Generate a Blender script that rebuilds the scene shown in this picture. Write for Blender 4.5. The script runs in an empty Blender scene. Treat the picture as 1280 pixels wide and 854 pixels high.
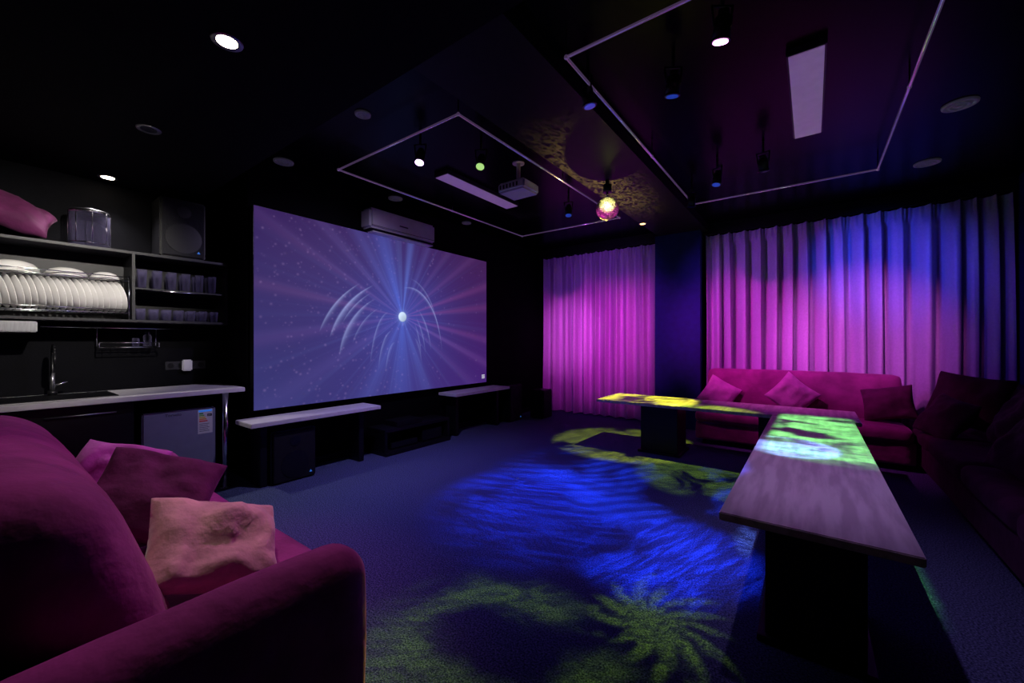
import bpy, bmesh, math, random
import numpy as np
from mathutils import Vector, Matrix, Euler, noise as mnoise
random.seed(7); np.random.seed(7)
scene = bpy.context.scene
try:
    scene.view_settings.view_transform = 'Standard'
    scene.view_settings.look = 'None'
except Exception: pass

# ------------------------------------------------------------------ materials
def nt_of(name):
    m = bpy.data.materials.new(name); m.use_nodes = True
    nt = m.node_tree; b = nt.nodes['Principled BSDF']
    return m, nt, b
def L(nt, a, b): nt.links.new(a, b)
def mat(name, col, rough=0.6, metal=0.0, var=0.12, scale=12, bump=0.0, bscale=60, sheen=0.0, emit=None, estr=0, trans=0, spec=0.5, stretch=None, col2=None, lo=0.35, hi=0.65):
    m, nt, b = nt_of(name)
    tc = nt.nodes.new('ShaderNodeTexCoord'); mp = nt.nodes.new('ShaderNodeMapping')
    L(nt, tc.outputs['Object'], mp.inputs[0])
    if stretch: mp.inputs['Scale'].default_value = stretch
    n = nt.nodes.new('ShaderNodeTexNoise'); n.inputs['Scale'].default_value = scale; n.inputs['Detail'].default_value = 5
    L(nt, mp.outputs[0], n.inputs['Vector'])
    r = nt.nodes.new('ShaderNodeValToRGB')
    r.color_ramp.elements[0].position = lo; r.color_ramp.elements[1].position = hi
    c2 = col2 if col2 else tuple(min(1, c*(1+var)) for c in col)
    c1 = tuple(c*(1-var) for c in col) if not col2 else col
    r.color_ramp.elements[0].color = (*c1, 1); r.color_ramp.elements[1].color = (*c2, 1)
    L(nt, n.outputs[0], r.inputs[0]); L(nt, r.outputs[0], b.inputs['Base Color'])
    b.inputs['Roughness'].default_value = rough; b.inputs['Metallic'].default_value = metal
    b.inputs['Specular IOR Level'].default_value = spec
    if sheen:
        b.inputs['Sheen Weight'].default_value = sheen; b.inputs['Sheen Roughness'].default_value = 0.4
        b.inputs['Sheen Tint'].default_value = (*[min(1, c*2+0.2) for c in col], 1)
    if trans: b.inputs['Transmission Weight'].default_value = trans
    if emit:
        b.inputs['Emission Color'].default_value = (*emit, 1); b.inputs['Emission Strength'].default_value = estr
    if bump:
        n2 = nt.nodes.new('ShaderNodeTexNoise'); n2.inputs['Scale'].default_value = bscale; n2.inputs['Detail'].default_value = 4
        L(nt, tc.outputs['Object'], n2.inputs['Vector'])
        bp = nt.nodes.new('ShaderNodeBump'); bp.inputs['Strength'].default_value = bump; bp.inputs['Distance'].default_value = 0.02
        L(nt, n2.outputs[0], bp.inputs['Height']); L(nt, bp.outputs[0], b.inputs['Normal'])
    return m

M = {}
M['wall'] = mat('black_wall_paint', (0.0030, 0.0030, 0.0045), 0.8, bump=0.1, bscale=80, spec=.08)
M['navy'] = mat('navy_wall_paint', (0.010, 0.020, 0.15), 0.7, spec=.2)
M['ceil'] = mat('black_gloss_ceiling', (0.002, 0.002, 0.0035), 0.26, spec=.06)
M['beam'] = mat('dark_beam_paint', (0.018, 0.017, 0.018), 0.4, spec=.08)
M['carpet'] = mat('carpet', (0.035, 0.052, 0.11), 0.95, scale=120, col2=(0.21, 0.26, 0.46), bump=0.9, bscale=170, spec=0.05, lo=.38, hi=.66)
M['velvet'] = mat('magenta_velvet', (0.28, 0.045, 0.19), 0.8, var=0.25, scale=5, sheen=0.7, bump=0.45, bscale=12, spec=0.15)
M['velvet_dark'] = mat('plum_velvet_shaded', (0.07, 0.014, 0.055), 0.85, var=0.25, scale=5, sheen=0.15, bump=0.3, bscale=14, spec=0.15)  # plum velvet, darkened: the unlit side's shade is put into the colour
M['seam'] = mat('piping', (0.35, 0.2, 0.12), 0.6)
M['salmon'] = mat('salmon_velvet', (0.74, 0.43, 0.42), 0.75, var=0.22, scale=9, sheen=0.5, bump=0.8, bscale=11, spec=0.2)
M['pinkp'] = mat('pink_velvet', (0.62, 0.20, 0.54), 0.75, var=0.2, scale=7, sheen=0.6, bump=0.5, bscale=11, spec=0.2)
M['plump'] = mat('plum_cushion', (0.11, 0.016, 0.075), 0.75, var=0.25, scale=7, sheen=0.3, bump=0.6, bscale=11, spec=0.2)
M['wood'] = mat('pale_wood', (0.50, 0.45, 0.44), 0.45, scale=3, stretch=(7, 0.8, 6), col2=(0.70, 0.65, 0.63), lo=0.4, hi=0.6, spec=.3)
M['white'] = mat('white_laminate', (0.80, 0.78, 0.78), 0.4, var=0.05)
M['black'] = mat('black_laminate', (0.006, 0.006, 0.009), 0.45, spec=.3)
M['blackpl'] = mat('black_plastic', (0.008, 0.008, 0.010), 0.35, spec=.35)
M['mesh'] = mat('speaker_mesh', (0.014, 0.014, 0.018), 0.6, scale=300, var=0.8, spec=.2)
M['shelf'] = mat('charcoal_shelf', (0.028, 0.028, 0.034), 0.45, spec=.3)
M['chrome'] = mat('chrome', (0.75, 0.75, 0.78), 0.18, metal=1.0, var=0.03)
M['steel'] = mat('brushed_steel', (0.35, 0.35, 0.38), 0.35, metal=0.9, stretch=(1, 12, 1))
M['ceramic'] = mat('white_ceramic', (0.92, 0.91, 0.89), 0.25, var=0.02)
M['whitepl'] = mat('white_plastic', (0.76, 0.76, 0.78), 0.4, var=0.03)
M['fridge'] = mat('silver_fridge', (0.26, 0.27, 0.37), 0.4, metal=0.1, var=0.04)
M['rail'] = mat('polished_rail_glow', (0.85, 0.80, 0.88), 0.18, var=0.05, metal=1.0, emit=(0.7, 0.4, 1.0), estr=0.06)  # faint violet emission imitates light reflected along the metal rail
M['panel'] = mat('diffuser_bounce_glow', (0.75, 0.70, 0.8), 0.5, emit=(0.42, 0.20, 0.58), estr=0.20, var=0.04)  # panels are switched off; violet emission stands in for light bounced off the floor
M['vent'] = mat('vent_white_glow', (0.30, 0.30, 0.36), 0.5, emit=(0.4, 0.35, 0.5), estr=0.02)  # vents are no lamps; weak emission added to lighten them
M['ink'] = mat('label_ink', (0.03, 0.03, 0.04), 0.5)
M['blueglow'] = mat('mark_blue_glow', (0.03, 0.15, 0.6), 0.5, emit=(0.05, 0.25, 0.9), estr=0.4)  # blue marks glow by added emission
for nm, c in [('g1', (0.02, 0.4, 0.08)), ('g2', (0.2, 0.6, 0.08)), ('g3', (0.8, 0.7, 0.05)), ('g4', (0.85, 0.35, 0.03)), ('g5', (0.75, 0.05, 0.03))]:
    M[nm] = mat('label_' + nm, c, 0.5)
M['lens_pink'] = mat('lens_pink', (1, 0.5, 0.9), emit=(1.0, 0.35, 0.95), estr=8)
M['lens_violet'] = mat('lens_violet', (0.8, 0.6, 1), emit=(0.75, 0.45, 1.0), estr=9)
M['lens_warm'] = mat('lens_warm', (1, 0.9, 0.7), emit=(1.0, 0.85, 0.6), estr=22)
M['lens_orange'] = mat('lens_orange', (1, 0.7, 0.4), emit=(1.0, 0.55, 0.15), estr=6)
M['lens_green'] = mat('lens_green', (0.6, 1, 0.5), emit=(0.45, 0.8, 0.2), estr=.9)
M['lens_blue'] = mat('lens_blue', (0.1, 0.2, 0.7), rough=0.1, emit=(0.03, 0.10, 0.8), estr=0.3)
M['lens_off'] = mat('lens_off', (0.02, 0.02, 0.04), rough=0.1)
M['curtain'] = mat('satin_curtain', (0.50, 0.42, 0.58), 0.42, var=0.06, scale=40, sheen=0.2, bump=0.06, bscale=160)
m = bpy.data.materials.new('clear_glass'); m.use_nodes = True; nt = m.node_tree; nt.nodes.clear()
o = nt.nodes.new('ShaderNodeOutputMaterial'); mx = nt.nodes.new('ShaderNodeMixShader'); tr = nt.nodes.new('ShaderNodeBsdfTransparent'); tr.inputs[0].default_value = (.93, .92, .96, 1)
gl = nt.nodes.new('ShaderNodeBsdfPrincipled'); gl.inputs['Base Color'].default_value = (.22, .20, .36, 1); gl.inputs['Roughness'].default_value = .06
lw = nt.nodes.new('ShaderNodeLayerWeight'); lw.inputs[0].default_value = .22
L(nt, lw.outputs['Facing'], mx.inputs[0]); L(nt, tr.outputs[0], mx.inputs[1]); L(nt, gl.outputs[0], mx.inputs[2]); L(nt, mx.outputs[0], o.inputs[0]); M['glass'] = m

# ------------------------------------------------------------------ builder
class B:
    def __init__(s, name):
        s.name = name; s.bm = bmesh.new(); s.mats = []
    def mi(s, m):
        if m not in s.mats: s.mats.append(m)
        return s.mats.index(m)
    def add(s, tmp, m, smooth=False, T=None):
        i = s.mi(m)
        if T is not None: bmesh.ops.transform(tmp, matrix=T, verts=tmp.verts)
        for f in tmp.faces: f.material_index = i; f.smooth = smooth
        me = bpy.data.meshes.new('t'); tmp.to_mesh(me); tmp.free()
        s.bm.from_mesh(me); bpy.data.meshes.remove(me)
    def box(s, x0, x1, y0, y1, z0, z1, m, bev=0.004, T=None):
        t = bmesh.new(); bmesh.ops.create_cube(t, size=1)
        for v in t.verts:
            v.co = Vector(((x0+x1)/2 + v.co.x*(x1-x0), (y0+y1)/2 + v.co.y*(y1-y0), (z0+z1)/2 + v.co.z*(z1-z0)))
        if bev: bmesh.ops.bevel(t, geom=t.edges[:], offset=min(bev, 0.3*min(x1-x0, y1-y0, z1-z0)), segments=2, affect='EDGES')
        s.add(t, m, False, T)
    def cyl(s, p1, p2, r, m, seg=20, r2=None, caps=True):
        p1 = Vector(p1); p2 = Vector(p2); d = p2-p1
        t = bmesh.new(); bmesh.ops.create_cone(t, cap_ends=caps, segments=seg, radius1=r, radius2=r if r2 is None else r2, depth=d.length)
        T = Matrix.Translation((p1+p2)/2) @ d.to_track_quat('Z', 'Y').to_matrix().to_4x4()
        i = s.mi(m)
        for f in t.faces: f.smooth = len(f.verts) == 4
        bmesh.ops.transform(t, matrix=T, verts=t.verts)
        for f in t.faces: f.material_index = i
        me = bpy.data.meshes.new('t'); t.to_mesh(me); t.free(); s.bm.from_mesh(me); bpy.data.meshes.remove(me)
    def tube(s, pts, r, m, seg=8):
        for a, b in zip(pts[:-1], pts[1:]): s.cyl(a, b, r, m, seg)
        for p in pts[1:-1]: s.sph(p, r, m, 8)
    def sph(s, c, r, m, seg=16, sc=(1, 1, 1), flat=False):
        t = bmesh.new(); bmesh.ops.create_uvsphere(t, u_segments=seg, v_segments=max(6, seg//2), radius=r)
        s.add(t, m, not flat, Matrix.Translation(c) @ Matrix.Diagonal((*sc, 1)))
    def lathe(s, prof, c, m, seg=24, T=None):
        t = bmesh.new(); rings = []
        for r, z in prof:
            rings.append([t.verts.new((max(r, 1e-4)*math.cos(2*math.pi*k/seg), max(r, 1e-4)*math.sin(2*math.pi*k/seg), z)) for k in range(seg)])
        for a, b in zip(rings[:-1], rings[1:]):
            for k in range(seg): t.faces.new((a[k], a[(k+1) % seg], b[(k+1) % seg], b[k]))
        TT = Matrix.Translation(c)
        if T is not None: TT = TT @ T
        s.add(t, m, True, TT)
    def rbox(s, x0, x1, y0, y1, z0, z1, m, r=0.06, n=14, puff=0.0, wr=0.006, T=None, seed=0):
        t = bmesh.new(); bmesh.ops.create_cube(t, size=2)
        bmesh.ops.subdivide_edges(t, edges=t.edges[:], cuts=n, use_grid_fill=True)
        c = Vector(((x0+x1)/2, (y0+y1)/2, (z0+z1)/2)); h = Vector(((x1-x0)/2, (y1-y0)/2, (z1-z0)/2))
        r = min(r, min(h)*0.98)
        for v in t.verts:
            q = Vector([math.copysign(abs(a)**0.55 if abs(a) > 0 else 0, a) for a in v.co])
            P = Vector((q.x*h.x, q.y*h.y, q.z*h.z))
            inn = Vector([max(-(h[k]-r), min(h[k]-r, P[k])) for k in range(3)])
            d = P-inn
            if d.length > 1e-6: P = inn + d.normalized()*r
            if puff:
                fx = 1-min(1, abs(P.x/h.x))**2; fy = 1-min(1, abs(P.y/h.y))**2; fz = 1-min(1, abs(P.z/h.z))**2
                P.z += math.copysign(puff*fx*fy, P.z) if abs(P.z) > h.z*0.5 else 0
                P.y += math.copysign(puff*fx*fz, P.y) if abs(P.y) > h.y*0.5 else 0
                P.x += math.copysign(puff*fy*fz, P.x) if abs(P.x) > h.x*0.5 else 0
            W = P+c
            nn = mnoise.noise(W*5+Vector((seed, 0, 0)))
            W += (d.normalized() if d.length > 1e-6 else Vector((0, 0, 1)))*wr*nn
            v.co = W
        s.add(t, m, True, T)
    def pillow(s, w, h, th, m, T, n=28, seed=0):
        t = bmesh.new(); g = {}
        for side in (1, -1):
            for i in range(n+1):
                for j in range(n+1):
                    a = math.sin((-1+2*i/n)*math.pi/2); b = math.sin((-1+2*j/n)*math.pi/2)
                    edge = i in (0, n) or j in (0, n)
                    if side == -1 and edge: g[(side, i, j)] = g[(1, i, j)]; continue
                    k = 1-0.09*(1-a*a)*b*b; k2 = 1-0.09*(1-b*b)*a*a
                    rc = 1-.02*(abs(a*b))**6
                    x = a*w/2*k2*rc; y = b*h/2*k*rc
                    prof = (max(0, 1-a**2)*max(0, 1-b**2))**0.42
                    ns = mnoise.noise(Vector((a*1.6+seed, b*1.6, side*3)))*0.34 + mnoise.noise(Vector((a*4+seed, b*4, side)))*0.20
                    z = side*th/2*prof*(1+ns) + 0.02*mnoise.noise(Vector((a*1.5, b*1.5, seed)))
                    g[(side, i, j)] = t.verts.new((x, y, z))
        for side in (1, -1):
            for i in range(n):
                for j in range(n):
                    q = [g[(side, i, j)], g[(side, i+1, j)], g[(side, i+1, j+1)], g[(side, i, j+1)]]
                    if side == -1: q.reverse()
                    try: t.faces.new(q)
                    except Exception: pass
        s.add(t, m, True, T)
    def done(s, origin=None, parent=None):
        me = bpy.data.meshes.new(s.name)
        co = [v.co for v in s.bm.verts]
        lo = Vector([min(c[k] for c in co) for k in range(3)]); hi = Vector([max(c[k] for c in co) for k in range(3)])
        o = Vector(((lo.x+hi.x)/2, (lo.y+hi.y)/2, lo.z)) if origin is None else Vector(origin)
        bmesh.ops.translate(s.bm, verts=s.bm.verts, vec=-o)
        bmesh.ops.recalc_face_normals(s.bm, faces=s.bm.faces)
        s.bm.to_mesh(me); s.bm.free()
        for m in s.mats: me.materials.append(m)
        ob = bpy.data.objects.new(s.name, me); scene.collection.objects.link(ob); ob.location = o
        if parent: ob.parent = parent
        return ob
def TR(loc, rx=0, ry=0, rz=0):
    return Matrix.Translation(loc) @ Euler((math.radians(rx), math.radians(ry), math.radians(rz))).to_matrix().to_4x4()
def simple_box(name, x0, x1, y0, y1, z0, z1, m, bev=0.0):
    b = B(name); b.box(x0, x1, y0, y1, z0, z1, m, bev); return b.done()

# ------------------------------------------------------------------ room shell
simple_box('floor', -5.1, 1.9, -1.1, 7.05, -0.1, 0.0, M['carpet'])
simple_box('wall_kitchen', -5.1, -5.0, -1.1, 1.62, 0, 3.15, M['wall'])
simple_box('wall_screen', -5.1, -4.4, 1.62, 7.05, 0, 3.15, M['wall'])
simple_box('wall_curtain', -4.4, 1.8, 6.95, 7.05, 0, 3.15, M['wall'])
simple_box('wall_right', 1.8, 1.9, -1.1, 7.05, 0, 3.15, M['navy'])
simple_box('wall_behind', -5.0, 1.8, -1.1, -1.0, 0, 3.15, M['wall'])
simple_box('ceiling', -5.1, 1.9, -1.1, 7.05, 3.15, 3.25, M['ceil'])
simple_box('ceiling_soffit', -5.0, 1.8, -1.0, 1.36, 2.75, 3.15, M['wall'])
simple_box('ceiling_beam', -1.98, -1.28, 1.36, 6.95, 3.04, 3.15, M['beam'])
simple_box('wall_pillar', -2.03, -1.36, 6.60, 6.95, 0, 3.04, M['navy'])
b = B('baseboard_screen'); b.box(-4.4, -4.385, 1.62, 6.95, 0, 0.08, M['black']); b.done()

# ------------------------------------------------------------------ projection screen
def build_screen():
    y0, y1, z0, z1 = 1.64, 5.10, 0.683, 2.665
    nx, nz = 760, 435
    ys = np.linspace(y0, y1, nx); zs = np.linspace(z0, z1, nz)
    Y, Z = np.meshgrid(ys, zs)
    a = (Y-3.37)/0.99 - 0.03; bb = (Z-1.674)/0.99 + 0.0
    r = np.sqrt(a*a+bb*bb)+1e-4; th = np.arctan2(bb, a)
    def fb(x, seed, octs):
        rs = np.random.RandomState(seed); o = 0
        for f, w in octs: o = o+w*np.sin(f*x+rs.rand()*6.28)
        return o/2
    t = (a+1.75)/3.5; v = (bb+1)/2
    bg = np.stack([0.034+0.018*t, 0.013+0.022*(1-v)*(1-t), 0.094+0.07*(1-v)-0.012*t], -1)
    glow = np.exp(-(r/0.62)**1.3)[..., None]
    col = bg + glow*np.array([0.012, 0.045, 0.24])
    for ang, wd, st, c in [(108, 9, .52, (.10, .24, 1)), (82, 3.5, .56, (.16, .32, 1)), (94, 3, .2, (.2, .4, 1)), (124, 4, .28, (.18, .26, .9)), (66, 3, .18, (.25, .30, .9)), (138, 2.5, .16, (.4, .28, .8)),
                           (-92, 12, .34, (.10, .26, 1)), (-68, 6, .24, (.15, .32, 1)), (-118, 7, .24, (.15, .28, 1)), (8, 2.0, .20, (.9, .20, .5)), (19, 2.0, .22, (.8, .20, .6)), (-10, 2.0, .20, (.8, .20, .7)), (-22, 2.2, .18, (.7, .22, .8)), (36, 2.2, .15, (.6, .26, .8)), (172, 2.2, .14, (.8, .24, .5)), (190, 2.6, .13, (.6, .24, .8)), (152, 2.2, .13, (.6, .26, .7)), (210, 4, .12, (.4, .28, .9)), (50, 2, .12, (.5, .3, .8)), (-36, 2.5, .12, (.5, .28, .8))]:
        d = (np.degrees(th)-ang+180) % 360-180
        m = np.exp(-(d/wd)**2)*np.exp(-r/2.0)
        col = col + (m*st*0.52)[..., None]*np.array(c)
    fine = np.clip(fb(th, 3, ((23, .8), (41, .9), (67, .9), (97, .8), (151, .6))), 0, 2)
    col = col + (fine*np.exp(-r/0.8)*0.06)[..., None]*np.array([.24, .40, 1])
    def arc(cx, cy, R, e, a0, a1, w, st):
        dx = a-cx; dy = (bb-cy)/e; rr = np.sqrt(dx*dx+dy*dy); tt = np.degrees(np.arctan2(dy, dx)) % 360
        u = np.clip((tt-a0)/(a1-a0), 0, 1); inside = (tt > a0) & (tt < a1)
        ww = w*np.sin(u*math.pi)**.8*(.5+u)+0.0015
        dd = rr-R
        g = np.where(dd > 0, np.exp(-(dd/(ww*.6))**2), np.exp(-(np.abs(dd)/(ww*1.5))**1.3))
        return np.where(inside, g*np.sin(u*math.pi)**.6, 0)*st
    arcs = [(0.02, -.62, 1.22, .96, 122, 160, .013, .42), (.04, -.62, 1.10, 1.00, 116, 162, .018, .50), (.04, -.62, 1.03, 1.00, 120, 150, .007, .30), (-.02, -.62, .88, 1.05, 118, 172, .018, .40), (-.05, -.62, .72, 1.1, 115, 160, .008, .20),
            (0.12, -.62, .60, 1.7, 8, 100, .006, .40), (0.08, -.62, .62, 1.85, 15, 85, .004, .22), (0.05, -.62, .46, 1.8, 12, 60, .006, .28), (0.0, -.62, .40, 1.9, 8, 55, .005, .24), (0, -.62, .32, 2.2, 5, 50, .005, .22),
            (-.20, -.85, .30, 3.0, 95, 165, .005, .24), (-.16, -.85, .22, 3.0, 95, 165, .006, .22), (-.12, -.85, .15, 3.4, 90, 165, .005, .20), (.18, -.85, .16, 3.6, 20, 80, .005, .16)]
    for A in arcs: col = col + arc(*A)[..., None]*np.array([.50, .60, 1.0])*0.75
    rs = np.random.RandomState(5)
    for k in range(620):
        sx = rs.uniform(-1.75, 1.7); sy = rs.uniform(-1, 1)
        if rs.rand() < .6: sx = -abs(sx)
        i = int((sx+1.78)/3.5*nx); j = int((sy+1)/2*nz); R = rs.uniform(.5, 2.8); st = rs.uniform(.02, .10)
        for jj in range(max(0, j-4), min(nz, j+5)):
            for ii in range(max(0, i-4), min(nx, i+5)):
                col[jj, ii] += st*math.exp(-((ii-i)**2+(jj-j)**2)/R**2)*np.array([.8, .5, 1])
    orb = np.clip((0.070-r)/0.012, 0, 1)[..., None]
    shade = np.clip(0.75+3*(bb-a)+0*a, .3, 1.3)[..., None]
    col = col*(1-orb)+orb*shade*np.array([.66, .80, 1.0])
    col = col + (np.exp(-((r-.05)/.05)**2)*.12)[..., None]*np.array([.4, .65, 1])
    for k in range(3):
        m = (abs(Y-5.02) < .035) & (abs(Z-(0.755+k*0.024)) < .007)
        col[m] = (.6, .6, .7)
    verts = np.stack([np.full(Y.size, -4.315), Y.ravel(), Z.ravel()], -1)
    idx = np.arange(nx*nz).reshape(nz, nx)
    f = np.stack([idx[:-1, :-1], idx[:-1, 1:], idx[1:, 1:], idx[1:, :-1]], -1).reshape(-1, 4)
    me = bpy.data.meshes.new('image_surface')
    me.vertices.add(len(verts)); me.vertices.foreach_set('co', verts.astype(np.float32).ravel())
    me.loops.add(f.size); me.loops.foreach_set('vertex_index', f.astype(np.int32).ravel())
    me.polygons.add(len(f)); me.polygons.foreach_set('loop_start', np.arange(0, f.size, 4, dtype=np.int32))
    me.polygons.foreach_set('loop_total', np.full(len(f), 4, dtype=np.int32))
    me.update(calc_edges=True); me.validate()
    ca = me.color_attributes.new('Col', 'FLOAT_COLOR', 'POINT')
    rgba = np.concatenate([np.clip(col, 0, 1.5).reshape(-1, 3), np.ones((Y.size, 1))], -1)
    ca.data.foreach_set('color', rgba.astype(np.float32).ravel())
    m, nt, bs = nt_of('projected_visual')
    at = nt.nodes.new('ShaderNodeAttribute'); at.attribute_name = 'Col'
    L(nt, at.outputs['Color'], bs.inputs['Emission Color']); bs.inputs['Emission Strength'].default_value = 1.0
    bs.inputs['Base Color'].default_value = (.03, .03, .032, 1); bs.inputs['Roughness'].default_value = .9; bs.inputs['Specular IOR Level'].default_value = .1
    me.materials.append(m)
    ob = bpy.data.objects.new('image_surface', me); scene.collection.objects.link(ob)
    e = bpy.data.objects.new('projection_screen', None); scene.collection.objects.link(e); e.location = (-4.36, 3.37, 0.683)
    ob.parent = e; ob.matrix_parent_inverse = Matrix.Translation(e.location).inverted()
    fr = B('frame'); fr.box(-4.398, -4.318, y0-.004, y1+.004, z0-.004, z1+.004, M['blackpl'], 0.002)
    fo = fr.done(); fo.parent = e; fo.matrix_parent_inverse = Matrix.Translation(e.location).inverted()
build_screen()

# ------------------------------------------------------------------ curtains
def curtain(name, x0, x1, y, z0, z1, foldw, amp, seed):
    rs = np.random.RandomState(seed)
    n = int((x1-x0)/0.007); s = np.linspace(0, x1-x0, n)
    k = max(3, int((x1-x0)/foldw))
    kn = np.cumsum(rs.uniform(.65, 1.35, k)); kn = kn/kn[-1]*(x1-x0); kn = np.concatenate([[0], kn])
    ph = np.interp(s, kn, np.arange(len(kn)))*2*math.pi
    am = np.interp(s, kn, rs.uniform(.65, 1.15, len(kn)))
    am2 = np.interp(s, kn, rs.uniform(-.2, .45, len(kn)))
    nz = 50; zz = np.linspace(z0, z1, nz)
    V = []
    for z in zz:
        h = (z-z0)/(z1-z0)
        A = amp*am*(1-.30*h**3)
        dr = 0.010*np.sin(3*h+ph*.13)
        yy = y - A*(np.cos(ph+dr*20)+am2*np.cos(2*ph+1+h)) + .006*np.sin(ph*3+h*4)
        if h > .955: yy = y - .6*A*np.cos(ph) - .014*np.cos(ph*4)
        xx = x0+s+.40*A*np.sin(ph*1+1.5)+dr
        V.append(np.stack([xx, yy, np.full(n, z)+ (0.006*np.cos(ph*2) if h > .99 else 0)], -1))
    V = np.concatenate(V); idx = np.arange(n*nz).reshape(nz, n)
    f = np.stack([idx[:-1, :-1], idx[:-1, 1:], idx[1:, 1:], idx[1:, :-1]], -1).reshape(-1, 4)
    me = bpy.data.meshes.new(name); me.from_pydata(V.tolist(), [], f.tolist())
    for p in me.polygons: p.use_smooth = True
    me.materials.append(M['curtain'])
    o = bpy.data.objects.new(name, me); scene.collection.objects.link(o); return o
curtain('curtain', -4.27, -2.06, 6.80, 0.02, 2.97, .215, .085, 1)
curtain('curtain', -1.33, 0.12, 6.80, 0.02, 2.97, .175, .085, 2)
curtain('curtain', 0.10, 1.74, 6.80, 0.02, 2.97, .175, .085, 3)
for a0, a1 in ((-4.35, -2.04), (-1.35, 1.78)):
    simple_box('curtain_track', a0, a1, 6.76, 6.80, 2.985, 3.15, M['blackpl'], .004)

# ------------------------------------------------------------------ tables
def table(name, x0, x1, y0, y1, z, legs):
    b = B(name); b.box(x0, x1, y0, y1, z-.035, z, M['wood'], .004)
    for (a0, a1, c0, c1) in legs:
        b.box(a0, a1, c0, c1, 0.03, z-.036, M['black'], .004)
        b.box(a0-.03, a1+.03, c0-.03, c1+.03, 0, 0.03, M['black'], .004)
    return b.done()
table('long_table', -2.2, 0.36, 4.76, 5.50, .62, [(-1.69, -1.26, 4.93, 5.33), (-.45, -.05, 4.93, 5.33)])
table('long_table', -.32, 0.31, 1.92, 4.75, .62, [(-.17, .18, 2.15, 2.60), (-.17, .18, 4.0, 4.4)])

def bench(x0, x1, y0, y1, z):
    b = B('wall_bench'); b.box(x0, x1, y0, y1, z-.04, z, M['white'], .004)
    for yy in (y0+.12, y1-.2):
        b.box(x0+.02, x1-.12, yy, yy+.06, 0, z-.041, M['black'])
    b.done()
bench(-4.30, -3.95, 1.48, 2.81, .62); bench(-4.30, -3.95, 4.02, 5.26, .62)
b = B('media_console'); b.box(-4.36, -3.98, 2.90, 3.95, 0, .05, M['black']); b.box(-4.36, -4.0, 2.90, 3.95, .27, .31, M['black'])
b.box(-4.36, -4.0, 2.90, 2.94, .05, .27, M['black']); b.box(-4.36, -4.0, 3.91, 3.95, .05, .27, M['black']); b.box(-4.36, -4.33, 2.94, 3.91, .05, .27, M['black'])
b.box(-4.3, -4.04, 3.1, 3.5, .31, .37, M['blackpl']); b.box(-4.3, -4.04, 3.02, 3.42, .06, .13, M['blackpl']); b.box(-4.28, -4.04, 3.5, 3.84, .06, .2, M['blackpl']); b.done()

def speaker(x0, x1, y0, y1, z0, z1, mark=True, name='speaker'):
    b = B(name); b.box(x0, x1-.015, y0, y1, z0, z1, M['blackpl'], .012)
    b.box(x1-.018, x1, y0+.015, y1-.015, z0+.015, z1-.015, M['mesh'], .006)
    cy = (y0+y1)/2; h = z1-z0
    b.cyl((x1-.004, cy, z0+h*.33), (x1+.004, cy, z0+h*.33), min(h*.26, (y1-y0)*.4), M['blackpl'], 28)
    b.cyl((x1-.004, cy, z0+h*.78), (x1+.004, cy, z0+h*.78), min(h*.1, (y1-y0)*.2), M['blackpl'], 20)
    if mark: b.cyl((x1, y1-.06, z0+.06), (x1+.006, y1-.06, z0+.06), .014, M['blueglow'], 3)
    return b.done()
speaker(-4.95, -4.66, 1.02, 1.36, 2.123, 2.66)
speaker(-4.33, -4.02, 1.68, 2.10, 0.0, .50, name='subwoofer')
speaker(-4.33, -4.02, 5.36, 5.72, 0.0, .62)
b = B('speaker'); b.box(-4.02, -3.75, 5.95, 6.25, 0, .5, M['blackpl'], .012); b.box(-3.755, -3.74, 5.965, 6.235, .02, .48, M['mesh']); b.done()

# ------------------------------------------------------------------ kitchen
b = B('kitchen_counter'); b.box(-4.99, -4.30, -.95, 1.56, .878, .918, M['white'], .003)
b.box(-4.98, -4.40, -.95, .80, .08, .877, M['black']); b.box(-4.98, -4.45, -.95, .80, 0, .08, M['black'])
for k in range(3):
    b.box(-4.401, -4.382, -.94+k*.58, -.94+k*.58+.57, .10, .865, M['blackpl'], .004)
    b.cyl((-4.365, -.94+k*.58+.1, .80), (-4.365, -.94+k*.58+.47, .80), .006, M['steel'], 10)
b.cyl((-4.36, 1.42, 0), (-4.36, 1.42, .877), .024, M['chrome'], 20); b.cyl((-4.36, 1.42, 0), (-4.36, 1.42, .012), .045, M['chrome'], 20)
b.box(-4.90, -4.45, .0, .72, .915, .924, M['blackpl'], .004); b.box(-4.82, -4.50, .06, .48, .80, .92, M['ink'], .01)
b.cyl((-4.86, .62, .924), (-4.86, .62, .93), .03, M['ink'], 16)
b.done()
b = B('kitchen_faucet'); x, y = -4.85, .40
b.cyl((x, y, .925), (x, y, .96), .028, M['blackpl'])
pts = [(x, y, .95), (x, y, 1.25)] + [(x+.07-.07*math.cos(t), y, 1.25+.07*math.sin(t)) for t in np.linspace(.2, math.pi, 8)] + [(x+.14, y, 1.16)]
b.tube(pts, .010, M['blackpl'], 12); b.cyl((x, y, .99), (x, y+.08, 1.03), .008, M['chrome'], 10); b.cyl((x, y, .96), (x, y, 1.10), .014, M['steel'], 14); b.done()

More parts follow.
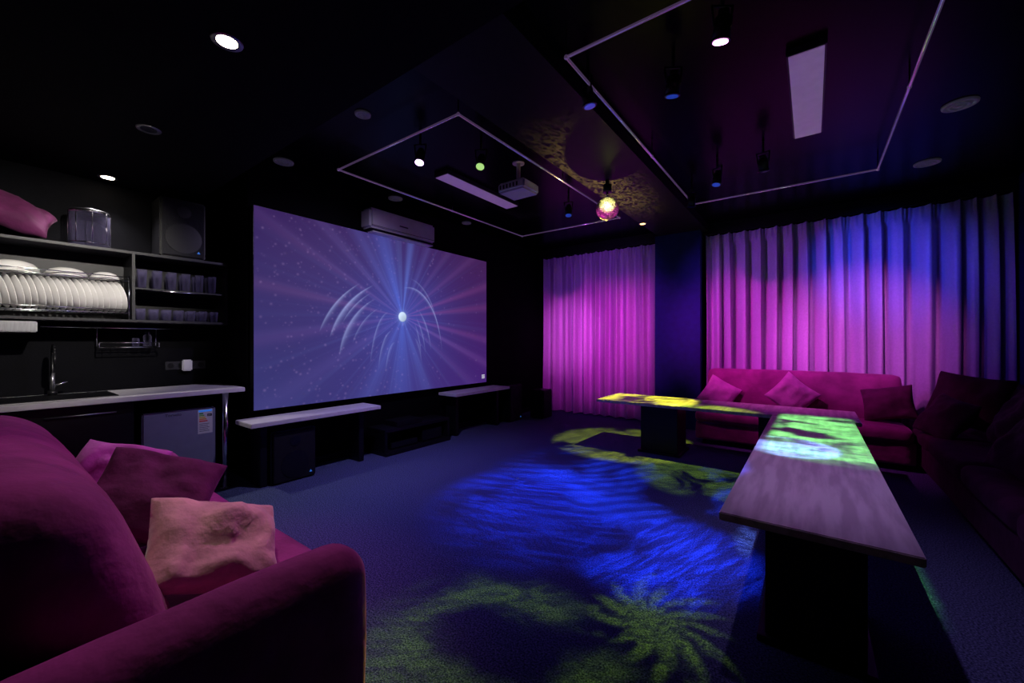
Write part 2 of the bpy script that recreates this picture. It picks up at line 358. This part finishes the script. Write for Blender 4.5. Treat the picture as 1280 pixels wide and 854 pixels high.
b = B('mini_fridge'); b.box(-4.92, -4.46, .85, 1.36, .03, .75, M['blackpl'], .006); b.box(-4.455, -4.41, .85, 1.36, .04, .75, M['fridge'], .010)
b.box(-4.462, -4.452, .855, 1.355, .05, .745, M['ink'], 0)
for yy in (.9, 1.31):
    for xx in (-4.87, -4.5): b.cyl((xx, yy, 0), (xx, yy, .03), .018, M['blackpl'], 12)
b.box(-4.411, -4.4085, 1.225, 1.335, .52, .735, M['whitepl'], 0)
b.box(-4.409, -4.4075, 1.23, 1.33, .715, .732, M['blueglow'], 0)
for k, (g, w) in enumerate(zip(('g1', 'g2', 'g3', 'g4', 'g5'), (.03, .038, .046, .054, .062))):
    b.box(-4.409, -4.4075, 1.235, 1.235+w, .695-k*.017, .706-k*.017, M[g], 0)
b.box(-4.409, -4.4075, 1.295, 1.33, .672, .694, M['ink'], 0)
for k in range(5): b.box(-4.409, -4.4075, 1.235, 1.31-.01*(k % 2), .605-k*.016, .609-k*.016, M['ink'], 0)
fr = b.done()
def text(s, size, loc, m, name, parent):
    c = bpy.data.curves.new(name, 'FONT'); c.body = s; c.size = size; c.extrude = .0006
    o = bpy.data.objects.new(name, c); scene.collection.objects.link(o)
    o.rotation_euler = (math.radians(90), 0, math.radians(90)); o.location = loc; c.materials.append(m)
    bpy.context.view_layer.update()
    o.parent = parent; o.matrix_parent_inverse = Matrix.Translation(parent.location).inverted()
text('Torvelo', .035, (-4.409, .995, .705), M['ink'], 'nameplate_lettering', fr)
text('A+', .018, (-4.407, 1.300, .676), M['whitepl'], 'label_lettering', fr)

b = B('kitchen_open_shelf'); xb, xf = -4.99, -4.66
b.box(xb, xf, -.4, 1.54, 2.10, 2.122, M['shelf']); b.box(xb, xf, -.4, 1.54, 1.515, 1.537, M['shelf'])
for yy in (-.4, .835, 1.52): b.box(xb, xf, yy, yy+.02, 1.537, 2.10, M['shelf'])
b.box(xb, xb+.008, -.4, 1.54, 1.537, 2.10, M['black'], 0)
b.box(xb, xf-.01, .855, 1.52, 1.80, 1.815, M['shelf'])
b.tube([(xf-.01, .86, 1.80), (xf-.01, 1.51, 1.80)], .004, M['chrome'])
b.done()
b = B('utensil_rail'); b.tube([(-4.93, .34, 1.47), (-4.93, 1.47, 1.47)], .007, M['chrome'])
for yy in (.38, 1.4): b.cyl((-4.999, yy, 1.47), (-4.93, yy, 1.47), .006, M['chrome'], 8)
b.done()
b = B('dish_rack')
for z in (1.590, 1.865):
    for xx in (-4.95, -4.82, -4.68): b.cyl((xx, -.36, z), (xx, .82, z), .0045, M['chrome'], 8)
    b.cyl((-4.67, -.36, z+.03), (-4.67, .82, z+.03), .004, M['chrome'], 8)
    for yy in np.arange(-.34, .82, .036 if z < 1.7 else .058): b.cyl((-4.95, yy, z), (-4.68, yy, z), .0025, M['chrome'], 6)
for yy in (-.36, .82):
    for xx in (-4.95, -4.68): b.cyl((xx, yy, 1.537), (xx, yy, 1.91), .005, M['chrome'], 8)
b.done()
prof = [(0, 0), (.075, 0), (.09, .006), (.130, .020), (.133, .023), (.129, .024), (.088, .011), (.07, .007), (0, .006)]
b = B('dinner_plates')
for k, yy in enumerate(np.arange(-.33, .77, .035)):
    b.lathe(prof, (-4.795, yy, 1.726), M['ceramic'], 40, T=Matrix.Rotation(math.radians(random.uniform(8, 12)), 4, 'Z') @ Matrix.Rotation(math.radians(-90+12+random.uniform(-1.5, 1.5)), 4, 'X'))
b.done()
b = B('serving_bowls')
for (yy, r, h, k) in ((-.1, .13, .06, 3), (.20, .135, .060, 4), (.47, .12, .050, 3), (.69, .09, .045, 3)):
    for q in range(k):
        z = 1.872+q*.008
        b.lathe([(r, z), (r*.98, z+.004), (r*.75, z+h*.7), (r*.4, z+h), (0, z+h), (0, z+h-.004), (r*.4, z+h-.005), (r*.72, z+h*.7-.004), (r*.95, z)], (-4.80, yy, 0), M['ceramic'], 32)
b.done()
def tumbler(b, x, y, z, r, h):
    b.lathe([(0, z), (r*.82, z), (r, z+h), (r*.92, z+h), (r*.76, z+.012), (0, z+.012)], (x, y, 0), M['glass'], 20)
b = B('drinking_glasses')
for k in range(6):
    tumbler(b, -4.72, .91+k*.103, 1.8155, .034, .165); tumbler(b, -4.84, .93+k*.10, 1.8155, .034, .165)
for k in range(7):
    tumbler(b, -4.72, .90+k*.090, 1.5375, .034, .10); tumbler(b, -4.84, .92+k*.088, 1.5375, .034, .10)
b.done()
b = B('hanging_utensil_rack')
for z, x in ((1.30, -4.83), (1.34, -4.83), (1.30, -4.95)): b.tube([(x, .66, z), (x, 1.05, z)], .004, M['chrome'])
for yy in (.66, 1.05): b.tube([(-4.93, yy, 1.478), (-4.95, yy, 1.30), (-4.83, yy, 1.30), (-4.83, yy, 1.34)], .004, M['chrome'])
for yy in np.arange(.70, 1.04, .05): b.tube([(-4.95, yy, 1.30), (-4.83, yy, 1.30)], .002, M['chrome'])
b.lathe([(0, 1.305), (.03, 1.305), (.03, 1.40), (.02, 1.42), (.02, 1.44), (0, 1.44)], (-4.89, .98, 0), M['glass'], 18)
b.lathe([(0, 1.305), (.024, 1.305), (.024, 1.38), (0, 1.38)], (-4.89, .90, 0), M['glass'], 18)
b.done()
b = B('range_hood'); b.box(-4.99, -4.66, -.4, .31, 1.42, 1.50, M['steel'], .006); b.box(-4.97, -4.70, -.36, .28, 1.412, 1.42, M['blackpl']); b.done()
b = B('wall_socket'); b.box(-5.0, -4.988, 1.13, 1.45, 1.075, 1.155, M['shelf'], .004)
for k in range(4): b.cyl((-4.99, 1.17+k*.08, 1.115), (-4.985, 1.17+k*.08, 1.115), .026, M['blackpl'], 18)
b.box(-4.986, -4.94, 1.25, 1.33, 1.06, 1.17, M['whitepl'], .01); b.done()
b = B('glass_canister'); b.lathe([(0, 2.123), (.115, 2.123), (.12, 2.14), (.12, 2.40), (.112, 2.41), (.112, 2.14), (0, 2.135)], (-4.80, .60, 0), M['glass'], 28)
for z in (2.15, 2.40): b.lathe([(.121, z), (.124, z), (.124, z+.008), (.121, z+.008)], (-4.80, .60, 0), M['chrome'], 28)
for k in range(8):
    t = k*math.pi/4; b.cyl((-4.80+.123*math.cos(t), .60+.123*math.sin(t), 2.15), (-4.80+.123*math.cos(t), .60+.123*math.sin(t), 2.41), .003, M['chrome'], 6)
b.lathe([(0, 2.452), (.03, 2.45), (.035, 2.43), (.115, 2.425), (.122, 2.41), (0, 2.41)], (-4.80, .60, 0), M['blackpl'], 28)
b.done()
b = B('shelf_cushion'); b.pillow(.54, .42, .20, M['plump'], TR((-4.80, .15, 2.335), 34, 22, 90), seed=3); b.done()

# ------------------------------------------------------------------ AC and ceiling things
b = B('air_conditioner'); b.box(-4.398, -4.18, 2.83, 3.86, 2.70, 2.95, M['whitepl'], .03)
b.box(-4.37, -4.20, 2.85, 3.84, 2.672, 2.71, M['blackpl'], .01); b.box(-4.30, -4.19, 2.87, 3.82, 2.66, 2.675, M['whitepl'], .004, )
b.box(-4.183, -4.177, 2.85, 3.84, 2.735, 2.740, M['shelf'], 0); b.box(-4.182, -4.176, 3.25, 3.38, 2.80, 2.815, M['ink'], 0); b.done()
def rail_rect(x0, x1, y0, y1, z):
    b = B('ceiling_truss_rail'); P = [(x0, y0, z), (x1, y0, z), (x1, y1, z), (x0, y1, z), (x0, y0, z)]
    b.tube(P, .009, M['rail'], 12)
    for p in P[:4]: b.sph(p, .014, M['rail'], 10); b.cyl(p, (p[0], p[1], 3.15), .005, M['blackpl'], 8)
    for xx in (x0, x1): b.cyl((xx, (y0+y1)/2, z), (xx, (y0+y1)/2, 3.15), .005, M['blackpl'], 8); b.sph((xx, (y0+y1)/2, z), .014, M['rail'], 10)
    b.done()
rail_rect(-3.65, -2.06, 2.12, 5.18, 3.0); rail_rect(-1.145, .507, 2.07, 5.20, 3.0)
for (x0, x1, y0, y1) in ((-3.24, -3.06, 2.99, 4.24), (-.118, .062, 3.02, 4.26)):
    b = B('led_panel_light'); b.box(x0, x1, y0, y1, 3.10, 3.115, M['panel'], .002); b.box(x0-.012, x1+.012, y0-.012, y1+.012, 3.106, 3.15, M['shelf'], .004)
    b.done()
for (x, y, z, r) in ((-4.24, 1.88, 3.15, .09), (-2.85, 1.86, 3.15, .06), (-4.2, 3.2, 3.15, .085), (-4.2, 4.5, 3.15, .07), (.90, 4.48, 3.15, .10), (.93, 5.75, 3.15, .10)):
    b = B('ceiling_vent')
    b.lathe([(0, z-.022), (r*.25, z-.022), (r*.28, z-.012), (r*.45, z-.012), (r*.48, z-.020), (r*.62, z-.020), (r*.65, z-.010), (r*.78, z-.010), (r*.8, z-.018), (r, z-.012), (r*1.02, z), (0, z)], (x, y, 0), M['vent'], 32); b.done()
def downlight(x, y, lens, z=2.75, r=.045):
    b = B('recessed_downlight'); b.lathe([(r, z-.004), (r*1.4, z-.006), (r*1.45, z), (r*.9, z+.0)], (x, y, 0), M['steel'], 28)
    b.cyl((x, y, z-.005), (x, y, z-.001), r*.93, M[lens], 24); return b.done()
dl = [downlight(-2.19, .72, 'lens_warm'), downlight(-3.51, .71, 'lens_off'), downlight(-4.82, .71, 'lens_warm')]
downlight(-1.95, 5.77, 'lens_orange', 3.04, .04)
b = B('ceiling_projector'); b.box(-2.53, -2.21, 3.16, 3.44, 2.83, 2.93, M['whitepl'], .02); b.cyl((-2.53, 3.25, 2.88), (-2.56, 3.25, 2.88), .035, M['blackpl'], 20)
b.cyl((-2.37, 3.3, 2.93), (-2.37, 3.3, 3.15), .02, M['whitepl'], 14); b.box(-2.43, -2.31, 3.24, 3.36, 2.93, 2.945, M['whitepl']); b.cyl((-2.37, 3.3, 3.135), (-2.37, 3.3, 3.15), .06, M['whitepl'])
for k in range(6): b.box(-2.50+k*.04, -2.48+k*.04, 3.158, 3.162, 2.86, 2.90, M['ink'], 0)
b.done()
m, nt, bs = nt_of('tiles_painted_glints'); vo = nt.nodes.new('ShaderNodeTexWhiteNoise'); ge = nt.nodes.new('ShaderNodeNewGeometry')
L(nt, ge.outputs['Random Per Island'], vo.inputs['Vector']); r = nt.nodes.new('ShaderNodeValToRGB')
r.color_ramp.elements[0].color = (.30, .30, .18, 1); r.color_ramp.elements[1].color = (1, .97, .65, 1)  # bright and dark yellow tiles: reflected lamp light painted into the base colour
L(nt, vo.outputs['Value'], r.inputs[0]); L(nt, r.outputs[0], bs.inputs['Base Color']); bs.inputs['Metallic'].default_value = .6; bs.inputs['Roughness'].default_value = .42
M['mirror'] = m
def disco():
    b = B('disco_ball'); c = Vector((-1.72, 3.99, 2.74)); R = .117
    t = bmesh.new(); rows = 18
    for i in range(rows):
        a0 = math.pi*i/rows-math.pi/2; a1 = math.pi*(i+1)/rows-math.pi/2; am = (a0+a1)/2
        n = max(4, int(2*rows*math.cos(am)))
        for k in range(n):
            g = .06*2*math.pi/n; t0 = 2*math.pi*k/n+g; t1 = 2*math.pi*(k+1)/n-g
            rr = R*random.uniform(1.0, 1.008)
            P = lambda a, t: Vector((rr*math.cos(a)*math.cos(t), rr*math.cos(a)*math.sin(t), rr*math.sin(a)))
            da = .01
            t.faces.new([t.verts.new(P(a0+da, t0)), t.verts.new(P(a0+da, t1)), t.verts.new(P(a1-da, t1)), t.verts.new(P(a1-da, t0))])
    b.add(t, M['mirror'], False, Matrix.Translation(c)); b.sph(c, R*.985, M['blackpl'], 24)
    b.cyl(c+Vector((0, 0, R*.95)), c+Vector((0, 0, .17)), .012, M['chrome'], 10); b.cyl(c+Vector((0, 0, .17)), c+Vector((0, 0, .25)), .045, M['blackpl'], 16); b.cyl(c+Vector((0, 0, .25)), (c.x, c.y, 3.04), .02, M['blackpl'], 10)
    b.done()
disco()

# ------------------------------------------------------------------ sofas
b = B('velvet_sofa')
V = M['velvet']
b.rbox(-3.60, -1.24, -.02, .84, .06, .34, V, .05, 12)
b.rbox(-3.36, -2.40, .16, .90, .30, .455, V, .07, 14, puff=.015, seed=1)
b.rbox(-2.40, -1.46, .16, .91, .30, .455, V, .07, 14, puff=.015, seed=2)
sh = Matrix.Identity(4); sh[1][2] = -.34; sh[1][3] = .34*.62
b.rbox(-3.36, -1.49, -.02, .34, .30, .985, V, .15, 20, puff=.02, T=sh, seed=4)
b.rbox(-1.46, -1.235, -.06, .86, .06, .63, V, .12, 20, puff=.012, seed=6)
b.rbox(-3.60, -3.35, -.06, .86, .06, .63, V, .12, 16, puff=.012, seed=7)
b.tube([(-1.472, -.19, .76), (-1.468, -.12, .70), (-1.462, -.02, .58), (-1.46, .05, .5)], .004, M['seam'], 8)
for xx in (-3.5, -1.3):
    for yy in (.05, .8): b.cyl((xx, yy, 0), (xx, yy, .07), .025, M['blackpl'], 14)
b.done()
b = B('salmon_cushion'); b.pillow(.43, .38, .18, M['salmon'], TR((-1.75, .54, .61), 34, 20, 84), seed=11); b.done()
b = B('plum_cushion'); b.pillow(.46, .44, .20, M['plump'], TR((-2.38, .50, .65), 42, 20, 68), seed=17); b.done()
b = B('pink_cushion'); b.pillow(.40, .36, .16, M['pinkp'], TR((-3.02, .46, .64), 44, 16, 56), seed=23); b.done()

b = B('velvet_sofa')
b.rbox(-1.25, .86, 5.78, 6.50, .06, .30, V, .03, 12)
b.rbox(-1.25, -.20, 5.76, 6.36, .28, .44, V, .06, 12, puff=.015, seed=1); b.rbox(-.20, .84, 5.76, 6.36, .28, .44, V, .06, 12, puff=.015, seed=2)
sh2 = Matrix.Identity(4); sh2[1][2] = .16; sh2[1][3] = -.16*.45
b.rbox(-1.20, .82, 6.26, 6.44, .40, .96, V, .05, 16, puff=.012, T=sh2, seed=5)
for xx in (-1.15, .75):
    for yy in (5.85, 6.4): b.cyl((xx, yy, 0), (xx, yy, .07), .025, M['blackpl'], 14)
b.done()
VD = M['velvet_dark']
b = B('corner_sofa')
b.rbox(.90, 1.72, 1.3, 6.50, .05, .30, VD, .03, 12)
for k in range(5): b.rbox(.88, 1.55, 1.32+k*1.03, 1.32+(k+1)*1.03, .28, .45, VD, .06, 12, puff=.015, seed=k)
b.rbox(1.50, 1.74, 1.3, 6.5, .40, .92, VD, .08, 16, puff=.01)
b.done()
for nm, w, h, t, mm, T, sd in (
    ('pink_cushion', .42, .42, .15, 'pinkp', TR((-1.02, 6.13, .63), 66, 30, 6), 31),
    ('pink_cushion', .44, .44, .15, 'pinkp', TR((-.20, 6.12, .68), 66, 40, 0), 32),
    ('plum_cushion', .46, .40, .17, 'plump', TR((.68, 6.12, .66), 62, -12, -14), 33),
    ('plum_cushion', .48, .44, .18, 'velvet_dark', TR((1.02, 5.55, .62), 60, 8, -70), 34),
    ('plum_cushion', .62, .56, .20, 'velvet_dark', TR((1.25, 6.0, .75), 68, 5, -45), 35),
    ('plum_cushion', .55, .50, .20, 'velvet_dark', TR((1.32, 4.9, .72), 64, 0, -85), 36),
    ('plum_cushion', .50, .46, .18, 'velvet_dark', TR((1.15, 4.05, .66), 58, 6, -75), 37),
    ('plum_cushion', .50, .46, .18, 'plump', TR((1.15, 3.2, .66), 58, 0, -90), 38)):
    b = B(nm); b.pillow(w, h, t, M[mm], T, seed=sd); b.done()

# ------------------------------------------------------------------ lights
def gobo(lt, kind, scale, seed, xm=0, ym=0):
    lt.use_nodes = True; nt = lt.node_tree; N = nt.nodes
    em = [n for n in N if n.type == 'EMISSION'][0]
    tc = N.new('ShaderNodeTexCoord'); sp = N.new('ShaderNodeSeparateXYZ'); L(nt, tc.outputs['Normal'], sp.inputs[0])
    def M2(op, a, b=None, clamp=False):
        n = N.new('ShaderNodeMath'); n.operation = op; n.use_clamp = clamp
        for i, q in enumerate((a, b)):
            if q is None: continue
            if isinstance(q, (int, float)): n.inputs[i].default_value = q
            else: L(nt, q, n.inputs[i])
        return n.outputs[0]
    x = M2('DIVIDE', sp.outputs[0], sp.outputs[2]); y = M2('DIVIDE', sp.outputs[1], sp.outputs[2])
    cb = N.new('ShaderNodeCombineXYZ'); L(nt, x, cb.inputs[0]); L(nt, y, cb.inputs[1]); cb.inputs[2].default_value = seed
    vec = cb.outputs[0]
    def noise(v, sc, det=3, dist=0.):
        n = N.new('ShaderNodeTexNoise'); n.inputs['Scale'].default_value = sc; n.inputs['Detail'].default_value = det; n.inputs['Distortion'].default_value = dist
        L(nt, v, n.inputs['Vector']); return n.outputs[0]
    def ss(v, a, b):
        n = N.new('ShaderNodeMapRange'); n.interpolation_type = 'SMOOTHSTEP'; L(nt, v, n.inputs[0])
        n.inputs[1].default_value = a; n.inputs[2].default_value = b; return n.outputs[0]
    def mapping(sc, rot=0, loc=(0, 0, 0)):
        n = N.new('ShaderNodeMapping'); n.inputs['Scale'].default_value = sc; n.inputs['Rotation'].default_value = (0, 0, rot); n.inputs['Location'].default_value = loc
        L(nt, vec, n.inputs['Vector']); return n.outputs[0]
    def rings(sc, dist, off):
        w = N.new('ShaderNodeTexWave'); w.wave_type = 'RINGS'; w.rings_direction = 'Z'; w.inputs['Scale'].default_value = sc; w.inputs['Distortion'].default_value = dist; w.inputs['Detail'].default_value = 3; w.inputs['Detail Scale'].default_value = 1.0
        L(nt, mapping((1, 1, 1), 0, off), w.inputs['Vector']); return w.outputs['Fac']
    if kind == 'swirl':
        a = ss(rings(6*scale, 4, (.5, .25, 0)), .1, .9); m = ss(noise(vec, 3.0*scale, 3, .5), .46, .62)
        out = M2('MULTIPLY', M2('ADD', M2('MULTIPLY', a, .6), .4), m)
    elif kind == 'strand':
        a = ss(noise(mapping((3, 20, 1), seed), 2.0*scale, 5, .9), .40, .66); m = ss(noise(vec, 2.6*scale, 4, .6), .40, .58)
        fine = ss(rings(17*scale, 5.0, (.4, .5, 0)), .1, .9)
        out = M2('MULTIPLY', M2('ADD', M2('MULTIPLY', a, .65), M2('ADD', M2('MULTIPLY', fine, .15), .15)), m)
    elif kind == 'brush':
        a = ss(noise(mapping((3, 13, 1), .6), 2.2*scale, 4, 1.6), .38, .62); f = ss(rings(15*scale, 6.0, (.45, .3, 0)), .1, .9); m = ss(noise(vec, 3.4*scale, 5, .9), .38, .58)
        out = M2('MULTIPLY', M2('ADD', M2('MULTIPLY', a, .55), M2('ADD', M2('MULTIPLY', f, .15), .25)), m)
    elif kind == 'leaf':
        thn = M2('ARCTAN2', y, x); rr = M2('POWER', M2('ADD', M2('MULTIPLY', x, x), M2('MULTIPLY', y, y)), .5)
        n1 = noise(vec, 4*scale, 2)
        s1 = M2('SINE', M2('ADD', M2('MULTIPLY', thn, 13), M2('ADD', M2('MULTIPLY', n1, 9), M2('MULTIPLY', rr, 20*scale))))
        R = M2('ADD', M2('MULTIPLY', s1, .08/scale), M2('MULTIPLY', n1, .50/scale))
        ins = ss(M2('SUBTRACT', R, rr), -.08/scale, .14/scale)
        st = ss(noise(mapping((7, 12, 1), .9), 2.4*scale, 4, 2.0), .36, .60)
        out = M2('MULTIPLY', ins, M2('ADD', M2('MULTIPLY', st, .7), .25))
    elif kind == 'strip':
        mx = M2('POWER', 2.718, M2('MULTIPLY', M2('MULTIPLY', x, x), -scale*14))
        a = ss(noise(mapping((7, 4, 1), .5), 1.4, 2, 2.0), .42, .58); out = M2('MULTIPLY', mx, a)
        out = M2('MULTIPLY', out, M2('POWER', M2('ADD', M2('MULTIPLY', y, y), 1.0), 1.3))
    if xm: out = M2('MULTIPLY', out, ss(M2('ABSOLUTE', x), xm, xm*.8))
    if ym: out = M2('MULTIPLY', out, ss(M2('ABSOLUTE', y), ym, ym*.8))
    L(nt, out, em.inputs['Strength'])
def spot(name, loc, tgt, col, P, ang, blend=.6, kind=None, scale=1, seed=0, rad=.03, parent=None, upy=False, xm=0, ym=0):
    lt = bpy.data.lights.new(name, 'SPOT'); lt.color = col; lt.energy = P; lt.spot_size = math.radians(ang); lt.spot_blend = blend; lt.shadow_soft_size = .005 if kind else rad
    o = bpy.data.objects.new(name, lt); scene.collection.objects.link(o); o.location = loc
    d = (Vector(tgt)-Vector(loc)).normalized()
    if upy:
        Z = -d; X = Vector((0, 1, 0)).cross(Z).normalized(); Yv = Z.cross(X)
        q = Matrix((X, Yv, Z)).transposed().to_quaternion()
    else: q = d.to_track_quat('-Z', 'Y')
    o.rotation_mode = 'QUATERNION'; o.rotation_quaternion = q
    if kind: gobo(lt, kind, scale, seed, xm, ym)
    if parent:
        o.parent = parent; o.matrix_parent_inverse = Matrix.Translation(parent.location).inverted()
    return o
def fixture(loc, tgt, lens, lights, r=.042, name='stage_spotlight', top=3.15):
    loc = Vector(loc); d = (Vector(tgt)-loc).normalized()
    e = bpy.data.objects.new(name, None); scene.collection.objects.link(e); e.location = loc
    b = B('lamp_body')
    b.cyl(loc-d*.11, loc-d*.01, r*.85, M['blackpl'], 24, r2=r*1.05); b.cyl(loc-d*.14, loc-d*.11, r*.6, M['blackpl'], 20)
    b.cyl(loc-d*.01, loc, r*1.12, M['blackpl'], 24); b.cyl(loc, loc+d*.004, r*.85, M[lens], 24)
    side = d.cross(Vector((0, 0, 1))); side = side.normalized() if side.length > .1 else Vector((1, 0, 0)); c = loc-d*.07
    b.tube([c+side*r*1.0, c+side*r*1.25+Vector((0, 0, .10)), c-side*r*1.25+Vector((0, 0, .10)), c-side*r*1.0], .006, M['blackpl'], 8)
    b.cyl(c+Vector((0, 0, .10)), (c.x, c.y, top), .010, M['blackpl'], 10)
    ob = b.done(); ob.parent = e; ob.matrix_parent_inverse = Matrix.Translation(e.location).inverted()
    for k, a in enumerate(lights):
        spot('lamp_beam_%d' % (k+1), loc+d*.06, parent=e, **a)
MG = (1.0, .04, .78); MH = (1.0, .16, .95); VI = (.42, .08, 1.0); BL = (.015, .06, 1.0); GR = (.50, .76, .03); YG = (.85, .85, .03)
fixture((-.375, 2.29, 2.88), (-.6, 2.6, 1.5), 'lens_pink', [
    dict(tgt=(-2.50, 6.75, 1.4), col=MG, P=560, ang=28, blend=1.0), dict(tgt=(-.02, 2.8, .62), col=(.64, .40, 1.0), P=62, ang=58, blend=1),
    dict(tgt=(.42, 6.75, 1.40), col=MH, P=560, ang=26, blend=1)])
fixture((-2.73, 2.33, 2.90), (-2.5, 1.9, 1.5), 'lens_violet', [
    dict(tgt=(-2.5, .45, .5), col=(1, .24, .90), P=115, ang=66, blend=1), dict(tgt=(-2.5, 2.8, 0), col=(.24, .12, 1.0), P=125, ang=88, blend=1),
    dict(tgt=(-4.2, 2.4, 1.2), col=(.66, .55, 1.0), P=85, ang=110, blend=1)])
fixture((-2.33, 2.67, 2.88), (-2.0, 2.0, 1.5), 'lens_green', [
    dict(tgt=(-1.10, 1.24, 0), col=GR, P=430, ang=25, blend=.8, kind='brush', scale=1.5, seed=4.3), dict(tgt=(-3.70, 6.75, 1.5), col=MH, P=400, ang=22, blend=1),
    dict(tgt=(-.80, 6.75, 1.4), col=MG, P=620, ang=30, blend=1)])
fixture((-.70, 2.62, 2.88), (-.9, 2.9, 1.5), 'lens_blue', [
    dict(tgt=(-.80, 2.66, 0), col=BL, P=2000, ang=27, blend=.8, kind='strand', scale=1.4, seed=3), dict(tgt=(-3.4, 6.75, 1.4), col=MG, P=440, ang=30, blend=1)])
fixture((-.75, 4.35, 2.88), (-.9, 4.1, 1.5), 'lens_blue', [
    dict(tgt=(.60, 6.75, 2.3), col=(.04, .07, 1), P=230, ang=34, blend=1), dict(tgt=(-1.45, 3.9, 0), col=(.02, .08, 1.0), P=1100, ang=48, blend=.7, kind='swirl', scale=1.0, seed=8)])
fixture((-2.37, 4.34, 2.88), (-2.2, 4.0, 1.5), 'lens_blue', [
    dict(tgt=(-3.1, 6.75, 1.9), col=VI, P=80, ang=72, blend=1), dict(tgt=(-1.90, 2.95, 0), col=BL, P=1700, ang=34, blend=.8, kind='strand', scale=1.3, seed=1),
    dict(tgt=(-.5, 6.75, 1.9), col=VI, P=140, ang=50, blend=1)])
fixture((-1.16, 2.41, 2.88), (-1.0, 2.6, 1.5), 'lens_blue', [
    dict(tgt=(-.60, 1.98, 0), col=GR, P=330, ang=22, blend=.5, kind='leaf', scale=2.8, seed=7)])
fixture((-.35, 4.27, 2.88), (-.3, 4.5, 1.5), 'lens_off', [
    dict(tgt=(.02, 4.05, .62), col=(.22, .90, .22), P=720, ang=48, blend=.4, kind='brush', scale=1.6, seed=4, upy=True, xm=.14), dict(tgt=(1.0, 6.75, 1.9), col=(.10, .04, .9), P=70, ang=44, blend=1),
    dict(tgt=(-.14, 3.42, .62), col=(.22, .34, 1.0), P=1100, ang=15, blend=.3, kind='strand', scale=2.4, seed=5, upy=True)])
fixture((-1.10, 4.9, 2.88), (-1.2, 5.0, 1.5), 'lens_off', [
    dict(tgt=(-1.75, 5.12, .62), col=YG, P=900, ang=36, blend=.3, kind='brush', scale=1.7, seed=6), dict(tgt=(-.85, 4.45, 0), col=GR, P=400, ang=30, blend=.5, kind='brush', scale=1.8, seed=9),
    dict(tgt=(-.1, 6.2, .6), col=(1, .10, .76), P=110, ang=60, blend=1)])
def dspot(par, tgt, P, ang, col=(1, .90, .76)):
    l = par.location; spot('lamp_beam', (l.x, l.y, 2.735), tgt, col, P, ang, 1.0, rad=.04, parent=par)
dspot(dl[0], (-4.85, .35, 1.75), 470, 48, (1, .93, .84)); dspot(dl[0], (-1.85, .45, .6), 36, 46, (1, .84, .76)); dspot(dl[2], (-4.5, .75, .9), 75, 100, (1, .92, .94))
o = spot('ball_reflection_helper', (-1.80, 4.16, 2.56), (-1.80, 4.16, 3.04), (1, .70, .14), 75, 150, .6, kind='strip', scale=.22, seed=3)  # added unseen spot; imitates light thrown by the ball onto the beam
o.rotation_mode = 'XYZ'; o.rotation_euler = (0, math.pi, 0)
spot('disco_ball_helper_spot', (-1.35, 3.2, 2.90), (-1.72, 3.99, 2.74), (1, .95, .45), 130, 12.5, .3, rad=.01)  # added unseen yellow spot, brightens the ball; no fixture belongs to it

w = bpy.data.worlds.new('World'); scene.world = w; w.use_nodes = True
w.node_tree.nodes['Background'].inputs[0].default_value = (.05, .03, .10, 1); w.node_tree.nodes['Background'].inputs[1].default_value = .02

# ------------------------------------------------------------------ camera
cam = bpy.data.cameras.new('camera'); co = bpy.data.objects.new('camera', cam); scene.collection.objects.link(co)
cam.sensor_width = 36; cam.lens = 14.2; cam.clip_start = .02
co.location = (0, 0, 1.35); co.rotation_euler = (math.radians(90), 0, math.radians(36.6))
scene.camera = co
